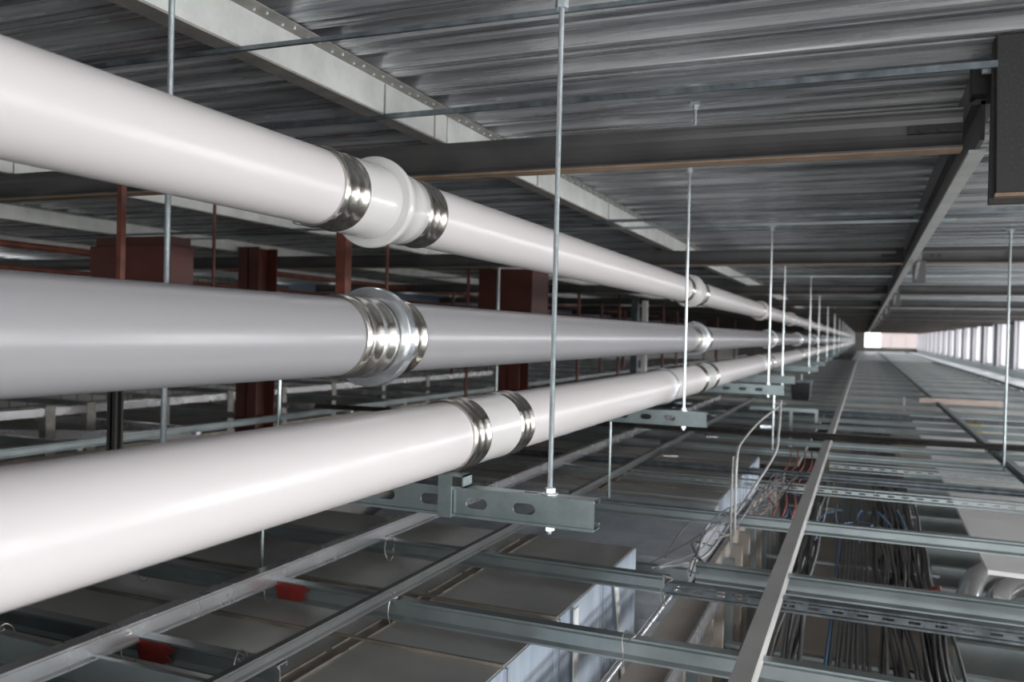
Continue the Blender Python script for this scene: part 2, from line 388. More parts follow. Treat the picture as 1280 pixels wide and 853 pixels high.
# ------------------------------------------------------------------ ceiling rails (thin transverse bars)
def rail(y, z, x0, x1, lab, r=.0055, m='galv_dark'):
    mb = MB(); mb.box(x0, x1, y-r, y+r, z-.004, z); mb.box(x0, x1, y-r, y-r+.0015, z, z+.012); mb.box(x0, x1, y+r-.0015, y+r, z, z+.012)
    o = mb.build('ceiling_rail', M[m], label=lab, cat='rail'); rebase(o, ((x0+x1)/2, y, z)); return o
def slant_rail(p, q, r, lab, m):
    p, q = Vector(p), Vector(q); mb = MB(); t_ = (q-p).normalized(); u = Vector((0, 0, 1)).cross(t_).normalized()*r
    v = Vector((0, 0, r)); n = Vector((0, 0, .010))
    mb.add([p-u-v, p+u-v, p+u+v, p-u+v, q-u-v, q+u-v, q+u+v, q-u+v], [(0, 1, 2, 3), (7, 6, 5, 4), (0, 4, 5, 1), (1, 5, 6, 2), (2, 6, 7, 3), (3, 7, 4, 0)])
    o = mb.build('ceiling_rail', M[m], label=lab, cat='rail'); rebase(o, p)
slant_rail((.28, 1.90, .752), (-2.1, 1.485, .611), .005, 'thin dark rail under the deck carrying the nearest hanger rod', 'galv_dark')
rail(2.27, .650, -4.5, .272, 'thin dark rail under the deck just before the nearest crossbeam', .0035)
rail(4.76, .650, -6, 3.9, 'darker of the two thin rails between the first and second crossbeams', .008)
rail(5.10, .650, -6, .44, 'shinier of the two thin rails between the first and second crossbeams', .005, 'galv')
rail(9.5, .650, -6, 3.9, 'thin rail under the deck between the second and third crossbeams', .008, 'galv')

# ------------------------------------------------------------------ drain pipes
R = .080
def band(t, cx, cz, y0, y1, m, name='clamp_band', big=.0865):
    L = y1-y0; prof = [(y0, R+.001), (y0, R+.004), (y0+.06*L, big-.001), (y0+.12*L, big), (y0+.2*L, R+.004), (y0+.42*L, R+.0035), (y0+.48*L, big-.002), (y0+.52*L, big-.002), (y0+.58*L, R+.0035), (y0+.8*L, R+.004), (y0+.88*L, big), (y0+.94*L, big-.001), (y1, R+.004), (y1, R+.001)]
    o = MB().lathe_y(prof, cx, cz, 72).build(name, m, t)
    # tightening screw housing on the band, at the far side underneath
    a_ = math.radians(232); ux, uz = math.cos(a_), math.sin(a_)
    b = MB(); px, pz = cx+ux*(big+.004), cz+uz*(big+.004)
    b.tube([(px, y0+.15*L, pz), (px, y1-.15*L, pz)], .006, 8); b.build('clamp_screw', M['zinc_rod'], o)
    return o
def pipe_run(lab, cx, cz, m, couplings, rings, kind):
    t = empty('drain_pipe', (cx, 1.5, cz), label=lab, cat='pipe')
    edges = [-3.5]
    for c in couplings: edges += [(c[0]+c[1])/2, (c[0]+c[1])/2]
    edges.append(YF-.3)
    for i in range(0, len(edges), 2):
        MB().lathe_y([(edges[i]+.004, 0.001), (edges[i]+.004, R), (edges[i+1]-.004, R), (edges[i+1]-.004, .001)], cx, cz, 96 if i < 4 else 48).build('pipe_section', m, t)
    for i, (y0, y1) in enumerate(couplings):
        bw = .095
        if kind == 'bell':
            ym = y0+.235 if i == 0 else (y0+y1)/2
            s_ = MB().lathe_y([(y0+bw-.005, R), (y0+bw, R+.005), (ym-.012, R+.007), (ym-.010, R+.024), (ym-.007, R+.027), (ym+.003, R+.027), (ym+.006, R+.024), (ym+.009, R+.016), (ym+.03, R+.017), (ym+.040, R+.011), (ym+.085, R+.009), (y1-bw, R+.004), (y1-bw+.005, R)], cx, cz, 96).build('coupling_sleeve', M['white_sleeve'], t, label='glossy white sleeve with a raised ring')
            band(s_, cx, cz, y0, y0+bw, M['stainless']); band(s_, cx, cz, y1-bw, y1, M['stainless'])
        elif kind == 'ring':
            ym = y0+.55*(y1-y0)
            s_ = MB().lathe_y([(y0+.02, R), (y0+.03, R+.003), (y1-.03, R+.003), (y1-.02, R)], cx, cz, 96).build('coupling_sleeve', M['stainless'], t)
            band(s_, cx, cz, y0, ym-.016, M['stainless'], big=.0875); band(s_, cx, cz, ym+.02, y1, M['stainless'], big=.0875)
            MB().lathe_y([(ym-.010, R+.004), (ym-.010, R+.025), (ym-.008, R+.027), (ym+.014, R+.027), (ym+.016, R+.025), (ym+.016, R+.023), (ym-.004, R+.022), (ym-.004, R+.004)], cx, cz, 96).build('flange_ring', M['zinc_ring'], s_, label='bright galvanised ring')
        else:
            s_ = MB().lathe_y([(y0+bw-.005, R), (y0+bw, R+.004), ((y0+y1)/2, R+.0025), (y1-bw, R+.004), (y1-bw+.005, R)], cx, cz, 96).build('coupling_sleeve', M['white_sleeve'], t, label='glossy white sleeve')
            band(s_, cx, cz, y0, y0+bw, M['stainless'], big=.0875); band(s_, cx, cz, y1-bw, y1, M['stainless'], big=.0875)
    for y0 in rings:
        MB().lathe_y([(y0, R+.001), (y0, R+.006), (y0+.012, R+.008), (y0+.024, R+.006), (y0+.024, R+.001)], cx, cz, 64).build('support_ring', M['zinc_ring'], t)
    for ch in t.children: ch.location = -Vector(t.location)
    return t
far = lambda s, d: [s+d*i for i in range(14) if s+d*i < YF-2]
pipe_run('uppermost of the three long white pipes, with a white ringed coupling', -1.072, .2945, M['white_pipe'],
         [(1.478, 1.938), (5.30, 5.92), (9.45, 9.95)] + [(y, y+.4) for y in far(13.6, 4.6)], [], 'bell')
pipe_run('middle of the three long pipes, light grey with shiny metal coupling', -.984, -.019, M['grey_pipe'],
         [(1.432, 1.680), (5.05, 5.56), (9.6, 9.9)] + [(y, y+.35) for y in far(13.8, 4.6)], [], 'ring')
pipe_run('lowest of the three long white pipes, resting on the hanging channels', -.892, -.247, M['white_pipe'],
         [(1.745, 2.125), (4.80, 5.28), (8.3, 8.8)] + [(y, y+.45) for y in far(12.9, 4.5)], [4.02, 8.0], 'plain')

# ------------------------------------------------------------------ trapeze hangers
def threaded(mb, x, y, z0, z1, r, fine):
    if not fine: mb.tube([(x, y, z0), (x, y, z1)], r, 12); return
    n = int((z1-z0)/.00125); pts = [(x, y, z0+(z1-z0)*i/n) for i in range(n+1)]
    mb.tube(pts, r, 12, rs=[r if i % 2 else r*.84 for i in range(n+1)])
def trapeze(y, x, zt, ztop, lab, fine=False, group=None, xl=-1.15, xr=None):
    t = empty('trapeze_hanger', (x, y, zt), label=lab, cat='pipe hanger', group=group)
    H, W, th = .066, .041, .0022
    xr = xr if xr is not None else x+.107
    mb = MB()
    yf = y-W/2
    if fine or y < 7:
        sl = []; q = xr-.045-.0; q = x+.005
        sl = [x-.058, x-.168, x-.278, x-.388, x-.49] if y > 2 else [-.672, -.786, -.90, -1.02]
        sl = [s_ for s_ in sl if s_ > xl+.04]
        slotted(mb, xl, xr, zt-H+.004, zt-.004, yf, th, sl, .052, .024)
        slotted(mb, xl, xr, yf, yf+W, zt-th, th, [s_-.055 for s_ in sl[1:]]+[x-.045 if y < 2 else xr-.04], .036, .010, True)
    else:
        mb.box(xl, xr, yf, yf+th, zt-H, zt); mb.box(xl, xr, yf, yf+W, zt-th, zt)
    mb.box(xl, xr, yf-.005, yf+th, zt-.006, zt); mb.box(xl, xr, yf-.005, yf+th, zt-H, zt-H+.006)
    mb.box(xl, xr, yf, yf+W, zt-H, zt-H+th)
    mb.box(xl, xr, yf+W-th, yf+W, zt-.011, zt); mb.box(xl, xr, yf+W-th, yf+W, zt-H, zt-H+.011)
    mb.box(xl, xr, yf+W-.009, yf+W, zt-.012, zt-.010); mb.box(xl, xr, yf+W-.009, yf+W, zt-H+.010, zt-H+.012)
    mb.build('strut_channel', M['strut'], t)
    rr = .006
    mb = MB(); threaded(mb, x, y-W/2-.0065 if False else y, zt-H-.020, ZD-.002 if ztop > .70 else ztop-.01, rr, fine)
    rod = mb.build('threaded_rod', M['zinc_rod'], t)
    mb = MB(); hexnut(mb, x, y, zt+.004, .0115, .010); mb.build('nut', M['zinc_rod'], t)
    mb = MB(); mb.tube([(x, y, zt), (x, y, zt+.003)], .018, 20); mb.build('washer', M['zinc_rod'], t)
    mb = MB(); hexnut(mb, x, y, zt-H-.012, .0115, .010); mb.build('nut', M['zinc_rod'], t)
    mb = MB(); hexnut(mb, x, y, ztop-.030, .0145, .027)
    mb.box(x-.028, x+.028, y-.016, y+.016, ztop-.004, ztop-.001)
    for s_ in (-1, 1):
        mb.add([(x+s_*.018, y-.014, ztop-.004), (x+s_*.036, y-.014, ztop+.013), (x+s_*.036, y+.014, ztop+.013), (x+s_*.018, y+.014, ztop-.004),
                (x+s_*.021, y-.014, ztop-.007), (x+s_*.039, y-.014, ztop+.011), (x+s_*.039, y+.014, ztop+.011), (x+s_*.021, y+.014, ztop-.007)],
               [(0, 1, 2, 3), (4, 5, 6, 7), (0, 4, 5, 1), (1, 5, 6, 2), (2, 6, 7, 3), (3, 7, 4, 0)])
    mb.build('rod_clip', M['zinc_rod'], t)
    if fine:
        bx = -.845
        mb = MB()
        mb.box(bx-.014, bx+.030, y-.047, y-.045, zt-.012+.012, zt+.031)   # short standing box section that carries the pipe
        mb.box(bx-.014, bx+.030, y-.0, y+.002, zt, zt+.022)
        mb.box(bx-.014, bx+.030, y-.047, y+.002, zt+.020, zt+.022); mb.box(bx-.014, bx+.030, y-.047, y+.002, zt-.0, zt+.002)
        mb.v = []; mb.f = []; mb.sm = []
        # hollow stub lying along Y + saddle strap over the channel face
        bx0, bx1 = -.876, -.815
        for (a0, a1, b0, b1) in ((bx0, bx1, zt, zt+.003), (bx0, bx1, zt+.024, zt+.027), (bx0, bx0+.003, zt, zt+.027), (bx1-.003, bx1, zt, zt+.027)):
            mb.box(a0, a1, y-.030, y+.016, b0, b1)
        mb.build('pipe_saddle', M['strut'], t)
        MB().box(bx0, bx0+.033, yf-.0125, yf-.0055, zt-H-.002, zt+.026).build('saddle_strap', M['strut'], t)
        MB().box(bx0+.004, bx1-.0035, y-.026, y+.012, zt+.0035, zt+.0235).build('saddle_shade', M['black_hole'], t, label='shade inside the hollow saddle, painted black')  # black block added as the shade inside the open stub
    for ch in t.children: ch.location = -Vector(t.location)
    return t
trapeze(1.730, -.620, -.352, .728, 'nearest slotted channel hanging on a threaded rod under the lowest pipe', True)
trapeze(3.84, -.745, -.342, .765, 'second slotted channel and rod, hanging just behind the nearest crossbeam', True if False else False)
trapeze(6.05, -.60, -.325, .765, 'third channel and rod in line, hung from the deck before the second crossbeam')
trapeze(7.72, -.650, -.330, .740, 'fourth channel and rod in line, reaching up behind the second crossbeam')
trapeze(10.7, -.600, -.330, .750, 'fifth channel and rod in line, hung between the second and third crossbeams')
trapeze(13.6, -.635, -.345, .740, 'sixth channel and rod in line, just past the third crossbeam')
tp = trapeze(17.3, -.65, -.345, .740, 'small channel and rod hanger in the blurred distance along the pipes', group='distant pipe hangers')
for y in [17.3+4.2*i for i in range(1, 13)]:
    c = copy_tree(tp); c.location.y = y
# single rod behind the pipes
t = empty('hanger_rod', (-1.25, 1.26, -.30), label='threaded rod hanging at the left, passing behind all three pipes', cat='threaded rod')
mb = MB(); threaded(mb, -1.25, 1.26, -.30, .72, .0062, True); mb.build('threaded_rod', M['zinc_rod'], t)
mb = MB(); hexnut(mb, -1.25, 1.26, .722, .0125, .022); mb.build('nut', M['zinc_rod'], t)
mb = MB(); mb.box(-1.285, -1.215, 1.24, 1.28, .744, .765); mb.build('rod_clip', M['zinc_rod'], t)
for ch in t.children: ch.location = -Vector(t.location)
def rod(x, y, z0, z1, r, lab, m='zinc_rod', name='hanger_rod', cat='rod', square=False, clip=True, group=None):
    t = empty(name, (x, y, z0), label=lab, cat=cat, group=group)
    if square: MB().box(x-r, x+r, y-r, y+r, z0, z1).build('shaft', M[m], t)
    else: MB().tube([(x, y, z0), (x, y, z1)], r, 10).build('shaft', M[m], t)
    if clip:
        mb = MB(); mb.box(x-r*3, x+r*3, y-r*2, y+r*2, z1, z1+.012); hexnut(mb, x, y, z1-.012, r*1.9, .012); mb.build('clip', M[m], t)
    for ch in t.children: ch.location = -Vector(t.location)
    return t
rod(-.53, 2.80, .69, .755, .005, 'short rod stub clipped to the deck just above the nearest crossbeam')
rod(.885, 6.5, -.86, .40+.35, .008, 'lone vertical rod at the right edge before the window piers', m='galv')
rod(-1.055, 1.36, -.33, -.06, .004, 'thin bright rod hanging from the middle pipe, between middle and lowest pipe', m='galv', clip=False)
rod(-1.965, 2.454, -.86, -.42, .006, 'short thin rod standing on the grid below the lowest pipe, left of the thin runner', clip=False, m='galv')
rod(-1.2, 4.25, -.85, -.30, .006, 'thin rod dropping below the lowest pipe to the profile grid', m='galv')
rod(-.62, 6.7, -.86, -.40, .007, 'thin rod dropping beside the third hanging channel')

# ------------------------------------------------------------------ suspended profile grid
ZG = -.86
def cprof_x(x0, x1, y, lab, h=.062, d=.040, m='galv', openfront=True, slots=False, group=None, z=ZG, name='ceiling_profile'):
    th = .002; mb = MB(); s_ = -1 if openfront else 1
    zt = z-.002; yb = y+d if openfront else y
    if slots:
        n = int((x1-x0)/.075); xs = [x0+.04+.075*i for i in range(n)]
        slotted(mb, x0, x1, zt-h, zt, y, th, xs, .036, .008)
        mb.box(x0, x1, y-.002, y, zt-.007, zt); mb.box(x0, x1, y-.002, y, zt-h, zt-h+.007)
        mb.box(x0, x1, y, y+d, zt-th, zt); mb.box(x0, x1, y, y+d, zt-h, zt-h+th)
        mb.box(x0, x1, y+d-th, y+d, zt-.010, zt)
    else:
        # gently curved web so it catches a soft highlight
        prof = [(y+.004, zt-.010), (y, zt-.006), (y, zt), (y+d, zt), (y+d, zt-.012), (y+d-.003, zt-.012), (y+d-.003, zt-.003), (y+.010, zt-.004), (y+.012, zt-.014),
                (y+.014, zt-h+.014), (y+.010, zt-h+.004), (y+d, zt-h+.003), (y+d, zt-h), (y, zt-h), (y, zt-h+.006), (y+.004, zt-h+.010), (y+.010, zt-h+.016), (y+.010, zt-.016)]
        mb.extrude(prof, 'x', x0, x1)
    o = mb.build(name, M[m], label=lab, cat='metal profile', group=group); rebase(o, ((x0+x1)/2, y, z)); return o
def cprof_y(x, y0, y1, lab, w_=.044, h=.055, m='galv_bright', z=ZG+.045, group=None, name='ceiling_runner'):
    mb = MB(); a_, b_ = x-w_/2, x+w_/2
    prof = [(a_, z), (b_, z), (b_, z-.006), (b_-.006, z-.012), (b_-.006, z-h+.012), (b_, z-h+.006), (b_, z-h), (a_, z-h), (a_, z-h+.003), (b_-.012, z-h+.003), (b_-.010, z-h+.014), (b_-.010, z-.014), (b_-.012, z-.003), (a_, z-.003)]
    mb.extrude(prof, 'y', y0, y1)
    o = mb.build(name, M[m], label=lab, cat='metal profile', group=group); rebase(o, (x, (y0+y1)/2, z)); return o
cprof_y(-.250, 1.5, YF-2, 'long pale runner in the lower right that narrows towards the far end', w_=.050, m='galv_pale')
cprof_y(-1.36, .8, 12, 'thin runner crossing over the big duct, right of the bright runner', w_=.020, h=.040, m='galv_thin')
cprof_y(-1.83, .6, 12, 'shiny bright runner crossing diagonally at lower left with red marks', w_=.044, h=.060, m='galv_bright')
cprof_y(.955, 4.5, YF-2, 'runner right of the pale one, converging on the far opening', w_=.044, m='galv')
cprof_y(2.75, 8, YF-2, 'dark runner nearest the window wall', w_=.05, m='galv_dark')
cprof_y(-4.95, 1.5, 40, 'long shiny runner seen between middle and lowest pipe at left', w_=.05, m='galv')
cprof_x(-4.6, -1.35, 1.755, 'transverse profile in the bottom left corner with one red painted patch', m='galv')
cprof_x(-4.6, 1.2, 2.345, 'transverse profile crossing the bottom of the picture in front of the duct', h=.066)
cprof_x(-4.6, -.62, 3.00, 'transverse profile across the duct, left of the double profile')
cprof_x(-.62, 2.6, 2.935, 'slotted dark profile, front one of the close pair at the lower right', m='galv_dark', slots=True, h=.045)
cprof_x(-.56, 2.6, 3.19, 'broad pale profile, rear one of the close pair at the lower right', h=.072, z=ZG+.01)
cprof_x(-4.6, 2.6, 4.215, 'transverse profile just past the end of the nearest duct', h=.060)
cprof_x(-4.6, 2.6, 5.28, 'slotted transverse profile below the second hanging channel', m='galv', slots=True, h=.055)
cprof_x(-4.6, 2.6, 5.75, 'transverse profile just beyond the lower slotted one', h=.045, m='galv_dark')
cprof_x(-.2, 2.7, 6.35, 'slotted transverse profile over the cable bundles at right', m='galv', slots=True, h=.06)
cprof_x(-4.6, 2.7, 6.85, 'transverse profile just before the black twin cable', h=.05, m='galv')
nm = ['first', 'second', 'third', 'fourth', 'fifth']
ys = [7.55, 8.3, 9.1, 9.9, 10.7]
for i, y in enumerate(ys):
    cprof_x(-4.6, 2.75, y, '%s plain transverse profile beyond the black twin cable' % nm[i], h=.05, m=['galv', 'galv_dark', 'galv'][i % 3])
y = 11.5; i = 0
while y < 40:
    cprof_x(-4.6, 2.75, y, 'transverse profile in the blurred distance of the profile grid', h=.05, m='galv_pale' if i % 2 else 'galv', group='distant transverse profiles')
    y += .8+.02*i; i += 1

# red painted patches
for (x, y) in ((-1.755, 1.755), (-1.75, 2.345)):
    mb = MB(); mb.extrude([(x-.07, ZG-.006), (x+.050, ZG-.006), (x+.072, ZG-.020), (x+.045, ZG-.034), (x+.055, ZG-.052), (x+.03, ZG-.062), (x-.055, ZG-.062), (x-.065, ZG-.03)], 'y', y-.003, y-.001)
    o = mb.build('red_patch', M['red_paint'])
    par = [q for q in C.objects if q.name.startswith('ceiling_profile') and abs(q.location.y-y) < .01 and q.location.x < -1][0]
    o.parent = par; o.location = -Vector(par.location)

# wire ties
def tie(x, y, z, lab, s_=1.0, seed=0):
    rnd = random.Random(seed); pts = []
    for i in range(9):
        a_ = 2*math.pi*i/8
        pts.append((x+rnd.uniform(-.006, .006), y-.002+.03*s_*math.cos(a_), z-.03+.052*s_*math.sin(a_)))
    pts += [(x+.02*s_, y-.035, z+.01), (x+.035*s_, y-.03, z+.022), (x+.01*s_, y-.03, z+.03)]
    o = MB().tube(smooth_path(pts, 5), .0017, 6).build('wire_tie', M['wire'], label=lab, cat='wire'); rebase(o, (x, y, z))
for i, (x, y, z, l) in enumerate([
    (-2.16, 1.62, ZG, 'twisted wire loop around the sheet edge in the bottom left corner'),
    (-1.84, 1.75, ZG, 'wire tie at the nearer red mark under the bright runner'),
    (-1.84, 2.34, ZG, 'wire tie at the farther red mark under the bright runner'),
    (-1.46, 1.75, ZG, 'open wire loop at the bottom left between two runners'),
    (-2.40, 2.34, ZG, 'wire tie left of the farther red mark'),
    (-1.36, 2.34, ZG, 'wire tie where the thin runner crosses a profile'),
    (-1.75, 2.98, ZG, 'wire tie on the second profile across the duct'),
    (-.60, 2.34, ZG, 'wire tie on the bottom profile beside the square pole'),
    (-.62, 2.93, ZG, 'wire tie at the left end of the slotted profile')]):
    tie(x, y, z, l, 1.0, i)

# ------------------------------------------------------------------ ducts
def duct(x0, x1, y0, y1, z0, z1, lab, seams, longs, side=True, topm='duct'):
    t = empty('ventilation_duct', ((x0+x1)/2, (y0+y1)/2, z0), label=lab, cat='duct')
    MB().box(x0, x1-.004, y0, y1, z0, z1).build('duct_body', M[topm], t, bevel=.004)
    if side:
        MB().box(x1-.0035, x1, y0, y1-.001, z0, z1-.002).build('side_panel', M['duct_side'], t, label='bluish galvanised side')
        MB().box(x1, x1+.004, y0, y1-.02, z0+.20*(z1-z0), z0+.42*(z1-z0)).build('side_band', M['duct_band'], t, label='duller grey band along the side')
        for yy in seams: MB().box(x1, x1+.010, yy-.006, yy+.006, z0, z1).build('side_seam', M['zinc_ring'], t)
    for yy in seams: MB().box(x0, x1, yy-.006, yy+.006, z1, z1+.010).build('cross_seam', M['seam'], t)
    if longs:
        for xx in longs:
            mb = MB(); mb.box(xx-.002, xx+.044, y0, y1, z1, z1+.002); yy = y0
            while yy < y1-.2:
                mb.box(xx-.006, xx, yy, yy+.27, z1, z1+.008); mb.box(xx+.040, xx+.045, yy+.02, yy+.28, z1, z1+.006); yy += .30
            mb.build('lengthwise_seam', M['seam'], t)
    for ch in t.children: ch.location = -Vector(t.location)
    return t
duct(-2.62, -.913, .9, 3.70, -1.62, -.95, 'wide flat galvanised duct nearest, with bluish right side', [1.3, 1.75, 2.2, 2.65, 3.15], [-1.42, -2.05])
duct(-2.7, -.745, 5.0, 7.0, -1.5, -.95, 'wide flat galvanised duct beyond the end of the nearest one', [5.25, 5.6, 6.0, 6.5], [-1.5])
duct(-4.7, -2.70, 1.2, 6.8, -1.55, -.99, 'galvanised duct farther left, mostly hidden under the lowest pipe', [2.0, 2.8, 3.6, 4.4, 5.4], [-3.6], side=False)
# crinkled foil-faced duct crossing
t = empty('foil_duct', (-1.4, 4.1, -1.5), label='crinkled silver foil duct in the gap between the two wide ducts', cat='duct')
MB().extrude([(3.80, -1.5), (4.97, -1.5), (4.97, -.97), (4.85, -.96), (4.15, -1.10), (3.9, -1.26), (3.80, -1.30)], 'x', -2.6, -.745).build('duct_body', M['foil'], t)
MB().box(-2.6, -.745, 4.02, 4.06, -1.20, -1.11).build('duct_strap', M['galv'], t)
for ch in t.children: ch.location = -Vector(t.location)
# galvanised lip in the lower left corner
mb = MB(); mb.box(-4.4, -1.2, 1.615, 1.617, -.948, -.862); mb.box(-4.4, -1.2, 1.60, 1.617, -.864, -.862); mb.box(-4.4, -1.2, 1.50, 1.617, -.948, -.946)
o = mb.build('sheet_metal_edge', M['galv'], label='bluish folded sheet metal edge in the bottom left corner', cat='sheet metal'); rebase(o, (-2.8, 1.5, -.98))
# white straps on the side of the duct
for (ya, yb, l) in ((3.28, 3.50, 'white diagonal strap on the side of the nearest duct, near its far end'), (2.78, 2.80, 'white upright strap on the side of the nearest duct')):
    o = MB().extrude([(ya, -.955), (ya+.045, -.955), (yb+.045, -1.6), (yb, -1.6)], 'x', -.900, -.895).build('strap', M['white_plastic'], label=l, cat='strap'); rebase(o, (-.897, ya, -1.0))

# ------------------------------------------------------------------ stud partition below the grid
t = empty('stud_partition', (-.62, 4, -3.2), label='metal stud partition below the grid, left of the pale runner', cat='partition')
MB().box(-.69, -.56, 1.6, 3.72, -1.125, -1.10).build('top_track', M['tan_board'], t, label='brown board lying along the top')
MB().box(-.555, -.545, 1.6, 3.75, -1.17, -1.09).build('edge_track', M['galv_bright'], t, label='bright edge track')
y = 1.9
while y < 7.2:
    MB().box(-.66, -.60, y, y+.05, -3.2, -1.17).build('stud', M['galv'] if int(y*10) % 2 else M['tan_board'], t); y += .33
MB().box(-.73, -.70, 3.9, 7.2, -3.2, -1.20).build('board', M['tan_board'], t)
for ch in t.children: ch.location = -Vector(t.location)
o = MB().tube([(-.70, 1.5, -1.06), (-.70, 3.6, -1.06)], .011, 12).build('steel_tube', M['galv_bright'], label='thin round steel tube lying along the brown board', cat='tube'); rebase(o, (-.70, 2.5, -1.06))

# ------------------------------------------------------------------ boards, sheets below the grid on the right
o = MB().box(-.54, 2.75, .8, 16, -1.62, -1.60).build('brown_boarding', M['brown_board'], label='brown boarding lying below the cable bundles and grid', cat='board'); rebase(o, (1, 8, -1.6))
cn = 0
for y in (2.55, 3.05, 3.55, 4.05, 4.5, 4.95, 5.45, 5.95, 6.45, 7.0, 7.6, 8.3, 9.0, 10.0):
    cn += 1
    mb = MB(); mb.box(.43, 2.7, y, y+.003, -1.58, -1.42); mb.box(.43, 2.7, y, y+.045, -1.42, -1.417)
    o = mb.build('lower_crosspiece', M['galv'], label='grey crosspiece over the brown boarding, right of the cable bundles', cat='metal profile', group='crosspieces over the brown boarding'); rebase(o, (1.5, y, -1.5))
mb = MB(); mb.add([(.53, 4.25, -1.0), (.60, 12.7, -1.0), (2.7, 12.7, -1.0), (2.7, 4.1, -1.0), (.53, 4.25, -1.02), (.60, 12.7, -1.02), (2.7, 12.7, -1.02), (2.7, 4.1, -1.02)],
                  [(0, 3, 2, 1), (4, 5, 6, 7), (0, 1, 5, 4), (1, 2, 6, 5), (2, 3, 7, 6), (3, 0, 4, 7)])
o = mb.build('pale_sheet', M['sheet'], label='large pale sheet lying under the grid at the right', cat='sheet'); rebase(o, (1.6, 8.4, -1.0))
o = MB().box(-.5, XR-.05, 13.2, YF-.5, -.955, -.935).build('grey_panelling', M['far_sheet'], label='grey panelling filling the grid towards the far opening', cat='panels'); rebase(o, (1.7, 40, -.95))
o = MB().box(2.82, XR-.03, 7.0, 13.15, -.975, -.955).build('edge_panel', M['far_sheet'], label='dull panel strip at right edge below the window piers', cat='panels'); rebase(o, (3.3, 10, -.95))
mb = MB(); mb.box(.72, 1.72, 12.85, 12.92, -.85, -.775)
o = mb.build('timber_plank', M['wood'], label='short pinkish timber plank lying across the grid at the right', cat='plank', bevel=.004); rebase(o, (1.2, 12.9, -.85))
o = MB().box(.52, .545, 12.8, 12.9, -1.0, -.78).build('white_upright', M['white_plastic'], label='small white upright edge at the left end of the pale sheet', cat='bracket'); rebase(o, (.53, 12.85, -1))
# yellow bits and bowls on the sheet
for (x, y, sx, sy, l) in ((1.22, 11.6, .10, .12, 'small yellow offcut farthest back on the pale sheet'), (1.14, 10.45, .07, .10, 'small yellow block left on the pale sheet'), (1.30, 10.2, .13, .10, 'yellow and white packet lying right of the yellow block')):
    o = MB().box(x-sx, x+sx, y-sy, y+sy, -1.0, -.965).build('yellow_offcut', M['yellow'], label=l, cat='offcut', bevel=.006); rebase(o, (x, y, -1.0))
for (x, y, l) in ((1.25, 8.55, 'rounded pale sack lying farther back on the sheet'), (1.33, 7.35, 'rounded pale sack lying nearer on the sheet at right edge')):
    mb = MB(); n = 20; vs = []; rows = 8
    for i in range(rows):
        ph = math.pi/2*i/(rows-1)
        for j in range(n):
            a_ = 2*math.pi*j/n; rr = math.cos(ph)**.5 if i < rows-1 else 0.02
            vs.append((x+.24*rr*math.cos(a_), y+.33*rr*math.sin(a_), -1.0+.09*math.sin(ph)+.006*math.sin(5*a_)))
    mb.add(vs, [(i*n+j, i*n+(j+1) % n, (i+1)*n+(j+1) % n, (i+1)*n+j) for i in range(rows-1) for j in range(n)], True)
    o = mb.build('pale_sack', M['sheet'], label=l, cat='sack'); rebase(o, (x, y, -1.0))

# silver hoses at the right
def flex(pts, r, lab):
    P = smooth_path(pts, 10); rs = [r*(1+.02*math.cos(i*2.1)) for i in range(len(P))]
    o = MB().tube(P, r, 20, rs=rs).build('silver_hose', M['flex'], label=lab, cat='hose'); rebase(o, pts[0])
flex([(.45, 4.12, -1.20), (.46, 4.35, -1.18), (.57, 4.85, -1.17), (.73, 5.03, -1.17), (.86, 4.98, -1.19)], .050, 'outer silver bent tube at the right edge, longer arc')
flex([(.54, 4.02, -1.14), (.57, 4.22, -1.12), (.69, 4.52, -1.12), (.87, 4.52, -1.12), (1.0, 4.32, -1.13), (1.1, 3.9, -1.16)], .050, 'inner silver bent tube at the right edge, nearer arc')

# ------------------------------------------------------------------ cable bundles
cab = 0
def cable(x, z, y0, y1, r, m, lab, group, wob=.012, seed=0, drift=0):
    rnd = random.Random(seed); pts = []; y = y0; ph = rnd.uniform(0, 6); ph2 = rnd.uniform(0, 6)
    while y < y1:
        pts.append((x+wob*math.sin(y*1.7+ph)+wob*.5*math.sin(y*4.1+ph2)+drift*(y-y0), y, z+.3*wob*math.sin(y*3+ph2))); y += .16 if y < 7 else .6
    o = MB().tube(pts, r, 8).build('cable', M[m], label=lab, cat='cable', group=group); rebase(o, pts[0])
s_ = 0
for i in range(9):
    cable(-.115+.021*i, -1.36, 1.9, 16, .0085, 'cable' if i else 'blue_cable', 'straight black cable in the neat middle bundle under the grid' if i else 'dark blue cable on the left edge of the neat middle bundle', 'straight cables of the middle bundle' if i else None, .003, 100+i)
for i in range(24):
    cable(.10+.0125*i+(i % 3)*.004, -1.37+.018*((i*7) % 3), 1.9, 16, .0085, 'cable', 'wavy black cable in the wide right bundle under the grid', 'wavy cables of the right bundle', .016, 200+i)
for i in range(9):
    cable(-.46+.018*i, -1.34+.018*((i*5) % 3), 1.9, 9, .009, 'cable', 'black cable in the bundle left of the pale runner', 'cables left of the pale runner', .012, 300+i, .012)
for i in range(8):
    cable(-.245+.010*i, -1.20+.016*((i*5) % 3), 1.9, 6.5, .008, 'cable', 'black cable in the bundle right beside the pale runner', 'cables beside the pale runner', .012, 400+i, -.012)
# tray rungs carrying them
for y in (2.5, 3.9, 5.6, 7.4, 9.2, 11):
    o = MB().box(-.54, .45, y, y+.04, -1.40, -1.385).build('tray_rung', M['galv'], label='flat metal rung under the black cable bundles', cat='tray rung', group='rungs under the cables'); rebase(o, (0, y, -1.39))
    for x in (-.5, .42):
        pass
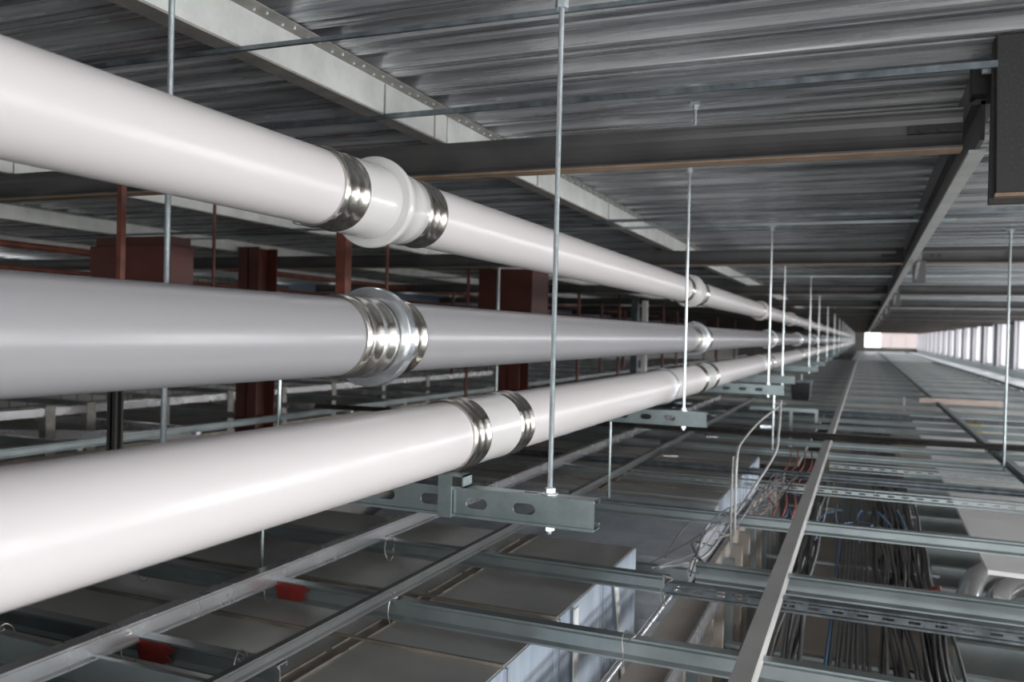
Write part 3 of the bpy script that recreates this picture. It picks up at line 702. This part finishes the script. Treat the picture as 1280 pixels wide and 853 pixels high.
# twin black cable above the grid
for j, z in enumerate((-.80, -.775)):
    pts = [(-5+.5*i, 7.0+.03*i+.02*math.sin(i*1.3+j), z+.004*math.sin(i)) for i in range(17)]
    o = MB().tube(smooth_path(pts, 4), .013, 8).build('black_conduit', M['cable'], label='%s strand of the black twin cable crossing the grid' % ('lower' if j == 0 else 'upper'), cat='cable'); rebase(o, pts[0])
# loose grey wires
def loose(pts, r, m, lab, name='loose_wire', group=None):
    o = MB().tube(smooth_path(pts, 8), r, 6).build(name, M[m], label=lab, cat='wire', group=group); rebase(o, pts[0])
loose([(-.45, 5.35, -.38), (-.46, 5.2, -.41), (-.47, 4.4, -.42), (-.475, 3.75, -.455), (-.475, 3.62, -.50), (-.475, 3.6, -.62), (-.475, 3.6, -.82)], .0055, 'grey_cable', 'white wire arching from a hanging channel and dropping to the grid')
loose([(-.49, 3.62, -.50), (-.49, 3.6, -.62), (-.49, 3.6, -.88)], .0045, 'grey_cable', 'second strand of the white wire drop')
loose([(-.45, 5.3, -.40), (-.44, 5.1, -.55), (-.45, 5.0, -.66), (-.52, 4.6, -.80), (-.55, 4.0, -.86), (-.60, 3.6, -.93), (-.68, 3.1, -.86)], .007, 'grey_cable', 'grey cable sagging from the channel down to the tangle')
rnd = random.Random(5)
for i in range(9):
    x0 = rnd.uniform(-.72, -.50); y0 = rnd.uniform(3.0, 3.3); pts = [(x0, y0, -.86)]
    for q in range(1, 7):
        pts.append((-.66+.045*q+rnd.uniform(-.05, .05)+x0*.2+.12, y0+.35*q+rnd.uniform(-.1, .1), -.84+rnd.uniform(-.10, .05)))
    loose(pts, .003, ['wire', 'cable', 'grey_cable', 'cable', 'blue_cable'][i % 5], 'thin loose wire in the tangle left of the pale runner', group='tangled loose wires')
for i in range(7):
    x = -.38+.10*i; pts = [(x+rnd.uniform(-.05, .05), 4.55+.12*q+rnd.uniform(-.05, .05), -.98+rnd.uniform(-.05, .05)) for q in range(6)]
    loose(pts, .004, 'blue_cable', 'blue wire tangled over the middle cable bundle', group='blue tangled wires')
for i in range(5):
    x = -.50+.05*i; loose([(x, 4.6, -1.0), (x+.02, 5.0, -.95), (x-.02, 5.6, -.93), (x+.03, 6.3, -.90), (x, 6.9, -.86)], .005, 'red_cable', 'red wire strand left of the pale runner', group='red wires')
loose([(.30, 4.35, -1.25), (.36, 4.5, -1.18), (.37, 4.7, -1.22), (.33, 4.9, -1.3)], .008, 'red_cable', 'short red wire loop right of the cable bundles')
# perforated strip
mb = MB(); slotted(mb, -.58, -.36, 3.55, 3.62, -.985, .002, [-.54, -.49, -.44, -.39], .03, .012, True)
o = mb.build('perforated_strip', M['galv'], label='small perforated metal strip near the wire tangle', cat='bracket'); rebase(o, (-.45, 3.58, -.985))

# ------------------------------------------------------------------ small bracket frame and black bucket in mid distance
t = empty('steel_bracket', (-.62, 8.2, -.86), label='small steel angle frame standing on the grid left of the pale runner', cat='bracket')
MB().box(-.95, -.36, 8.0, 8.03, -.66, -.63).build('crossbar', M['galv'], t)
MB().box(-.60, -.575, 8.0, 8.03, -.98, -.66).build('upright', M['galv'], t)
MB().box(-.385, -.36, 8.0, 8.03, -.75, -.66).build('end_lug', M['galv'], t)
for ch in t.children: ch.location = -Vector(t.location)
mb = MB()
x, y, z = -.66, 10.4, -.72
mb.add([(x+q*.11*a_, y+q2*.11*a_, z+zz) for zz, a_ in ((0, .85), (.10, .95), (.22, 1.0)) for q, q2 in ((-1, -1), (1, -1), (1, 1), (-1, 1))],
       [(0, 1, 5, 4), (1, 2, 6, 5), (2, 3, 7, 6), (3, 0, 4, 7), (4, 5, 9, 8), (5, 6, 10, 9), (6, 7, 11, 10), (7, 4, 8, 11), (3, 2, 1, 0), (8, 9, 10, 11)])
t = empty('black_box', (x, y, z), label='small black box hanging below the pipes in the distance', cat='box')
q = mb.build('box_body', M['black_plastic'], t, bevel=.01)
MB().box(x-.12, x+.12, y-.12, y+.12, z+.21, z+.235).build('box_lid', M['galv_dark'], t)
MB().tube([(x, y, z+.235), (x, y, z+.30)], .008).build('hook', M['galv'], t)
for ch in t.children: ch.location = -Vector(t.location)

# ------------------------------------------------------------------ red columns and rusty hangers in the left background
def hcol(xc_, yc_, w_, d, z0, z1, lab, m='red_steel', head=None):
    t = empty('steel_column', (xc_, yc_, z0), label=lab, cat='column')
    th = .012
    MB().box(xc_-w_/2, xc_+w_/2, yc_-d/2, yc_-d/2+th, z0, z1).build('flange', M[m], t)
    MB().box(xc_-w_/2, xc_+w_/2, yc_+d/2-th, yc_+d/2, z0, z1).build('flange', M[m], t)
    MB().box(xc_-th/2, xc_+th/2, yc_-d/2, yc_+d/2, z0, z1).build('web', M[m], t)
    if head:
        hw, hd, hz = head
        MB().box(xc_-hw/2, xc_+hw/2, yc_-hd/2, yc_+hd/2, hz, z1).build('head_box', M[m], t, bevel=.004)
    for ch in t.children: ch.location = -Vector(t.location)
hcol(-5.1, 6.23, .23, .26, -3.2, .70, 'slim dark red steel column behind the pipes, with light wire in front')
hcol(-3.54, 8.55, .28, .28, -3.2, .66, 'dark red steel column with boxed head behind the middle pipe', head=(.62, .5, -.05))
t = empty('steel_box_bracket', (-3.15, 3.05, .40), label='large dark red steel box behind the pipes at far left', cat='steel box')
MB().box(-3.40, -2.90, 2.947, 3.09, -.02, .355).build('box_shell', M['red_steel'], t, bevel=.004)
MB().box(-3.41, -2.95, 2.99, 3.12, .355, .40).build('top_plate', M['red_steel'], t)
for ch in t.children: ch.location = -Vector(t.location)
hcol(-3.42, 3.13, .055, .05, -3.2, -.02, 'dark square post between middle and lowest pipe at left', m='plate')
rod(-3.3, 3.36, .0, .632, .020, 'rusty hanging bar at the far left in front of the red box', m='rust', name='rusty_hanger', square=True, clip=False) if False else None
rod(-2.75, 2.53, .0, .765, .012, 'rusty hanging bar at far left in front of the red box', m='rust', name='rusty_hanger', square=True, clip=False)
rod(-2.6, 3.875, -.02, .765, .030, 'thick rusty hanging post just left of the metal ringed coupling', m='rust', name='rusty_hanger', square=True, clip=False)
rod(-3.4, 5.655, .10, .753, .013, 'thin rusty hanger right above the middle pipe coupling', m='rust', name='rusty_hanger')
rod(-3.4, 3.775, .10, .753, .009, 'thin rusty hanger between the red box and the slim red column', m='rust', name='rusty_hanger')
rod(-4.0, 8.36, -.86, .70, .018, 'rusty hanger left of the red column with boxed head', m='rust', name='rusty_hanger')
rod(-3.2, 7.35, -.86, .60, .013, 'grey hanger in front of the red column with boxed head', m='galv', name='steel_hanger')
rod(-4.0, 12.25, -.86, .74, .022, 'rusty hanger right of the nearest bright rod, behind the pipes', m='rust', name='rusty_hanger')
t = rod(-3.6, 14.8, -.86, .60, .045, 'pale post standing far behind the pipes, left of the second rod', m='sheet', name='pale_post', square=True, clip=False, cat='post')
rod(-3.8, 14.9, -.86, .70, .06, 'dark post directly beside the pale post', m='galv_dark', name='dark_post', square=True, clip=False, cat='post')
i = 0
for (x, y) in ((-4.4, 16), (-5.2, 17.5), (-4.2, 19), (-5.5, 20.5), (-4.5, 22), (-6.2, 23), (-4.1, 26), (-5.0, 29), (-4.4, 32), (-6.5, 18), (-7, 14), (-7.5, 12.5), (-7.4, 16.5), (-4.2, 36), (-5.4, 34), (-6.6, 27)):
    rod(x, y, -.86, .76, .028, 'small rusty hanger in the dim distance behind the pipes', m='rust', name='rusty_hanger', clip=False, group='distant rusty hangers')
# longitudinal red sprinkler pipe and bluish duct at the left ceiling
o = MB().tube([(-6.3, 1, .60), (-6.3, 40, .60)], .030, 12).build('sprinkler_pipe', M['rust'], label='thin red pipe running under the ceiling far left', cat='pipe'); rebase(o, (-6.3, 20, .6))
o = MB().tube([(-7.0, 1, .46), (-7.0, 40, .46)], .022, 12).build('sprinkler_pipe', M['rust'], label='lower thin red pipe in the dark far left', cat='pipe'); rebase(o, (-7, 20, .46))
o = MB().box(-8.4, -7.9, 11, 40, .45, .66).build('blue_duct', mat('blue_grey', (.12, .16, .22), .4, .3), label='bluish duct under the ceiling at the far left wall', cat='duct'); rebase(o, (-8.1, 20, .45))

# stud frame low at the left
t = empty('stud_frame', (-6.2, 5, -1.15), label='low bright metal stud frame seen between the middle and lowest pipes', cat='frame')
MB().box(-6.24, -6.18, 2, 14, -.79, -.725).build('top_rail', M['galv_bright'], t)
MB().box(-6.24, -6.18, 2, 14, -1.16, -1.12).build('bottom_rail', M['seam'], t)
for y in (3.6, 4.95, 5.35, 6.2, 7.1, 8.0, 9.0, 10.2, 11.5):
    MB().box(-6.25, -6.17, y, y+.09, -1.12, -.70).build('stud', M['joist_dark'], t)
for ch in t.children: ch.location = -Vector(t.location)
o = MB().add([(-7.6, 4.0, -.90), (-5.3, 5.7, -.93), (-5.3, 5.77, -.93), (-7.6, 4.07, -.90), (-7.6, 4.0, -.97), (-5.3, 5.7, -1.0), (-5.3, 5.77, -1.0), (-7.6, 4.07, -.97)],
             [(0, 1, 2, 3), (7, 6, 5, 4), (0, 4, 5, 1), (1, 5, 6, 2), (2, 6, 7, 3), (3, 7, 4, 0)]).build('loose_profile', M['galv_bright'], label='bright loose profile lying askew behind the low stud frame', cat='metal profile'); rebase(o, (-6.4, 4.9, -.95))
# lower boarding at left with profiles
o = MB().box(-9.95, -4.75, 1, 45, -1.26, -1.22).build('grey_boarding', M['concrete'], label='grey boarding in the dim area left of the ducts', cat='board'); rebase(o, (-7, 20, -1.2))
o = MB().box(-4.7, -.58, 9.0, 45, -1.3, -1.26).build('grey_boarding', M['concrete'], label='grey boarding below the grid under the distant pipes', cat='board'); rebase(o, (-2.6, 20, -1.3))
i = 0
for y in [3.2+1.15*i for i in range(22)]:
    mb = MB(); mb.box(-9.9, -5.1, y, y+.04, ZG-.06, ZG)
    o = mb.build('left_crossbar', M['galv'] if i % 2 else M['galv_bright'], label='metal crossbar in the dim grid left behind the pipes', cat='metal profile', group='crossbars of the left grid'); rebase(o, (-7.5, y, ZG)); i += 1
# pale scraps and lengths lying in the left distance
rnd = random.Random(11)
for i in range(26):
    x = rnd.uniform(-4.2, -1.2); y = rnd.uniform(8, 26); a_ = rnd.uniform(0, 3.1); L = rnd.uniform(.1, .35); w_ = rnd.uniform(.03, .1)
    mb = MB(); mb.box(-L, L, -w_, w_, 0, rnd.uniform(.02, .10))
    o = mb.build('scrap_piece', M[rnd.choice(['white_plastic', 'galv_bright', 'foil', 'sheet', 'galv'])], label='pale scrap lying on the boarding under the distant pipes', cat='scrap', group='scraps under the distant pipes', bevel=.006)
    o.location = (x, y, -1.26); o.rotation_euler = (0, 0, a_)
for (x, y, l) in ((-1.45, 6.6, 'shiny flat strip lying on the duct left of the second hanging channel'), (-1.38, 7.9+.0, 'shiny crumpled strip lying beyond the second hanging channel')):
    o = MB().box(-.05, .05, -.45, .45, 0, .01).build('shiny_strip', M['galv_bright'], label=l, cat='offcut'); o.location = (x+.12, y-.3, -.845); o.rotation_euler = (0, 0, .25)
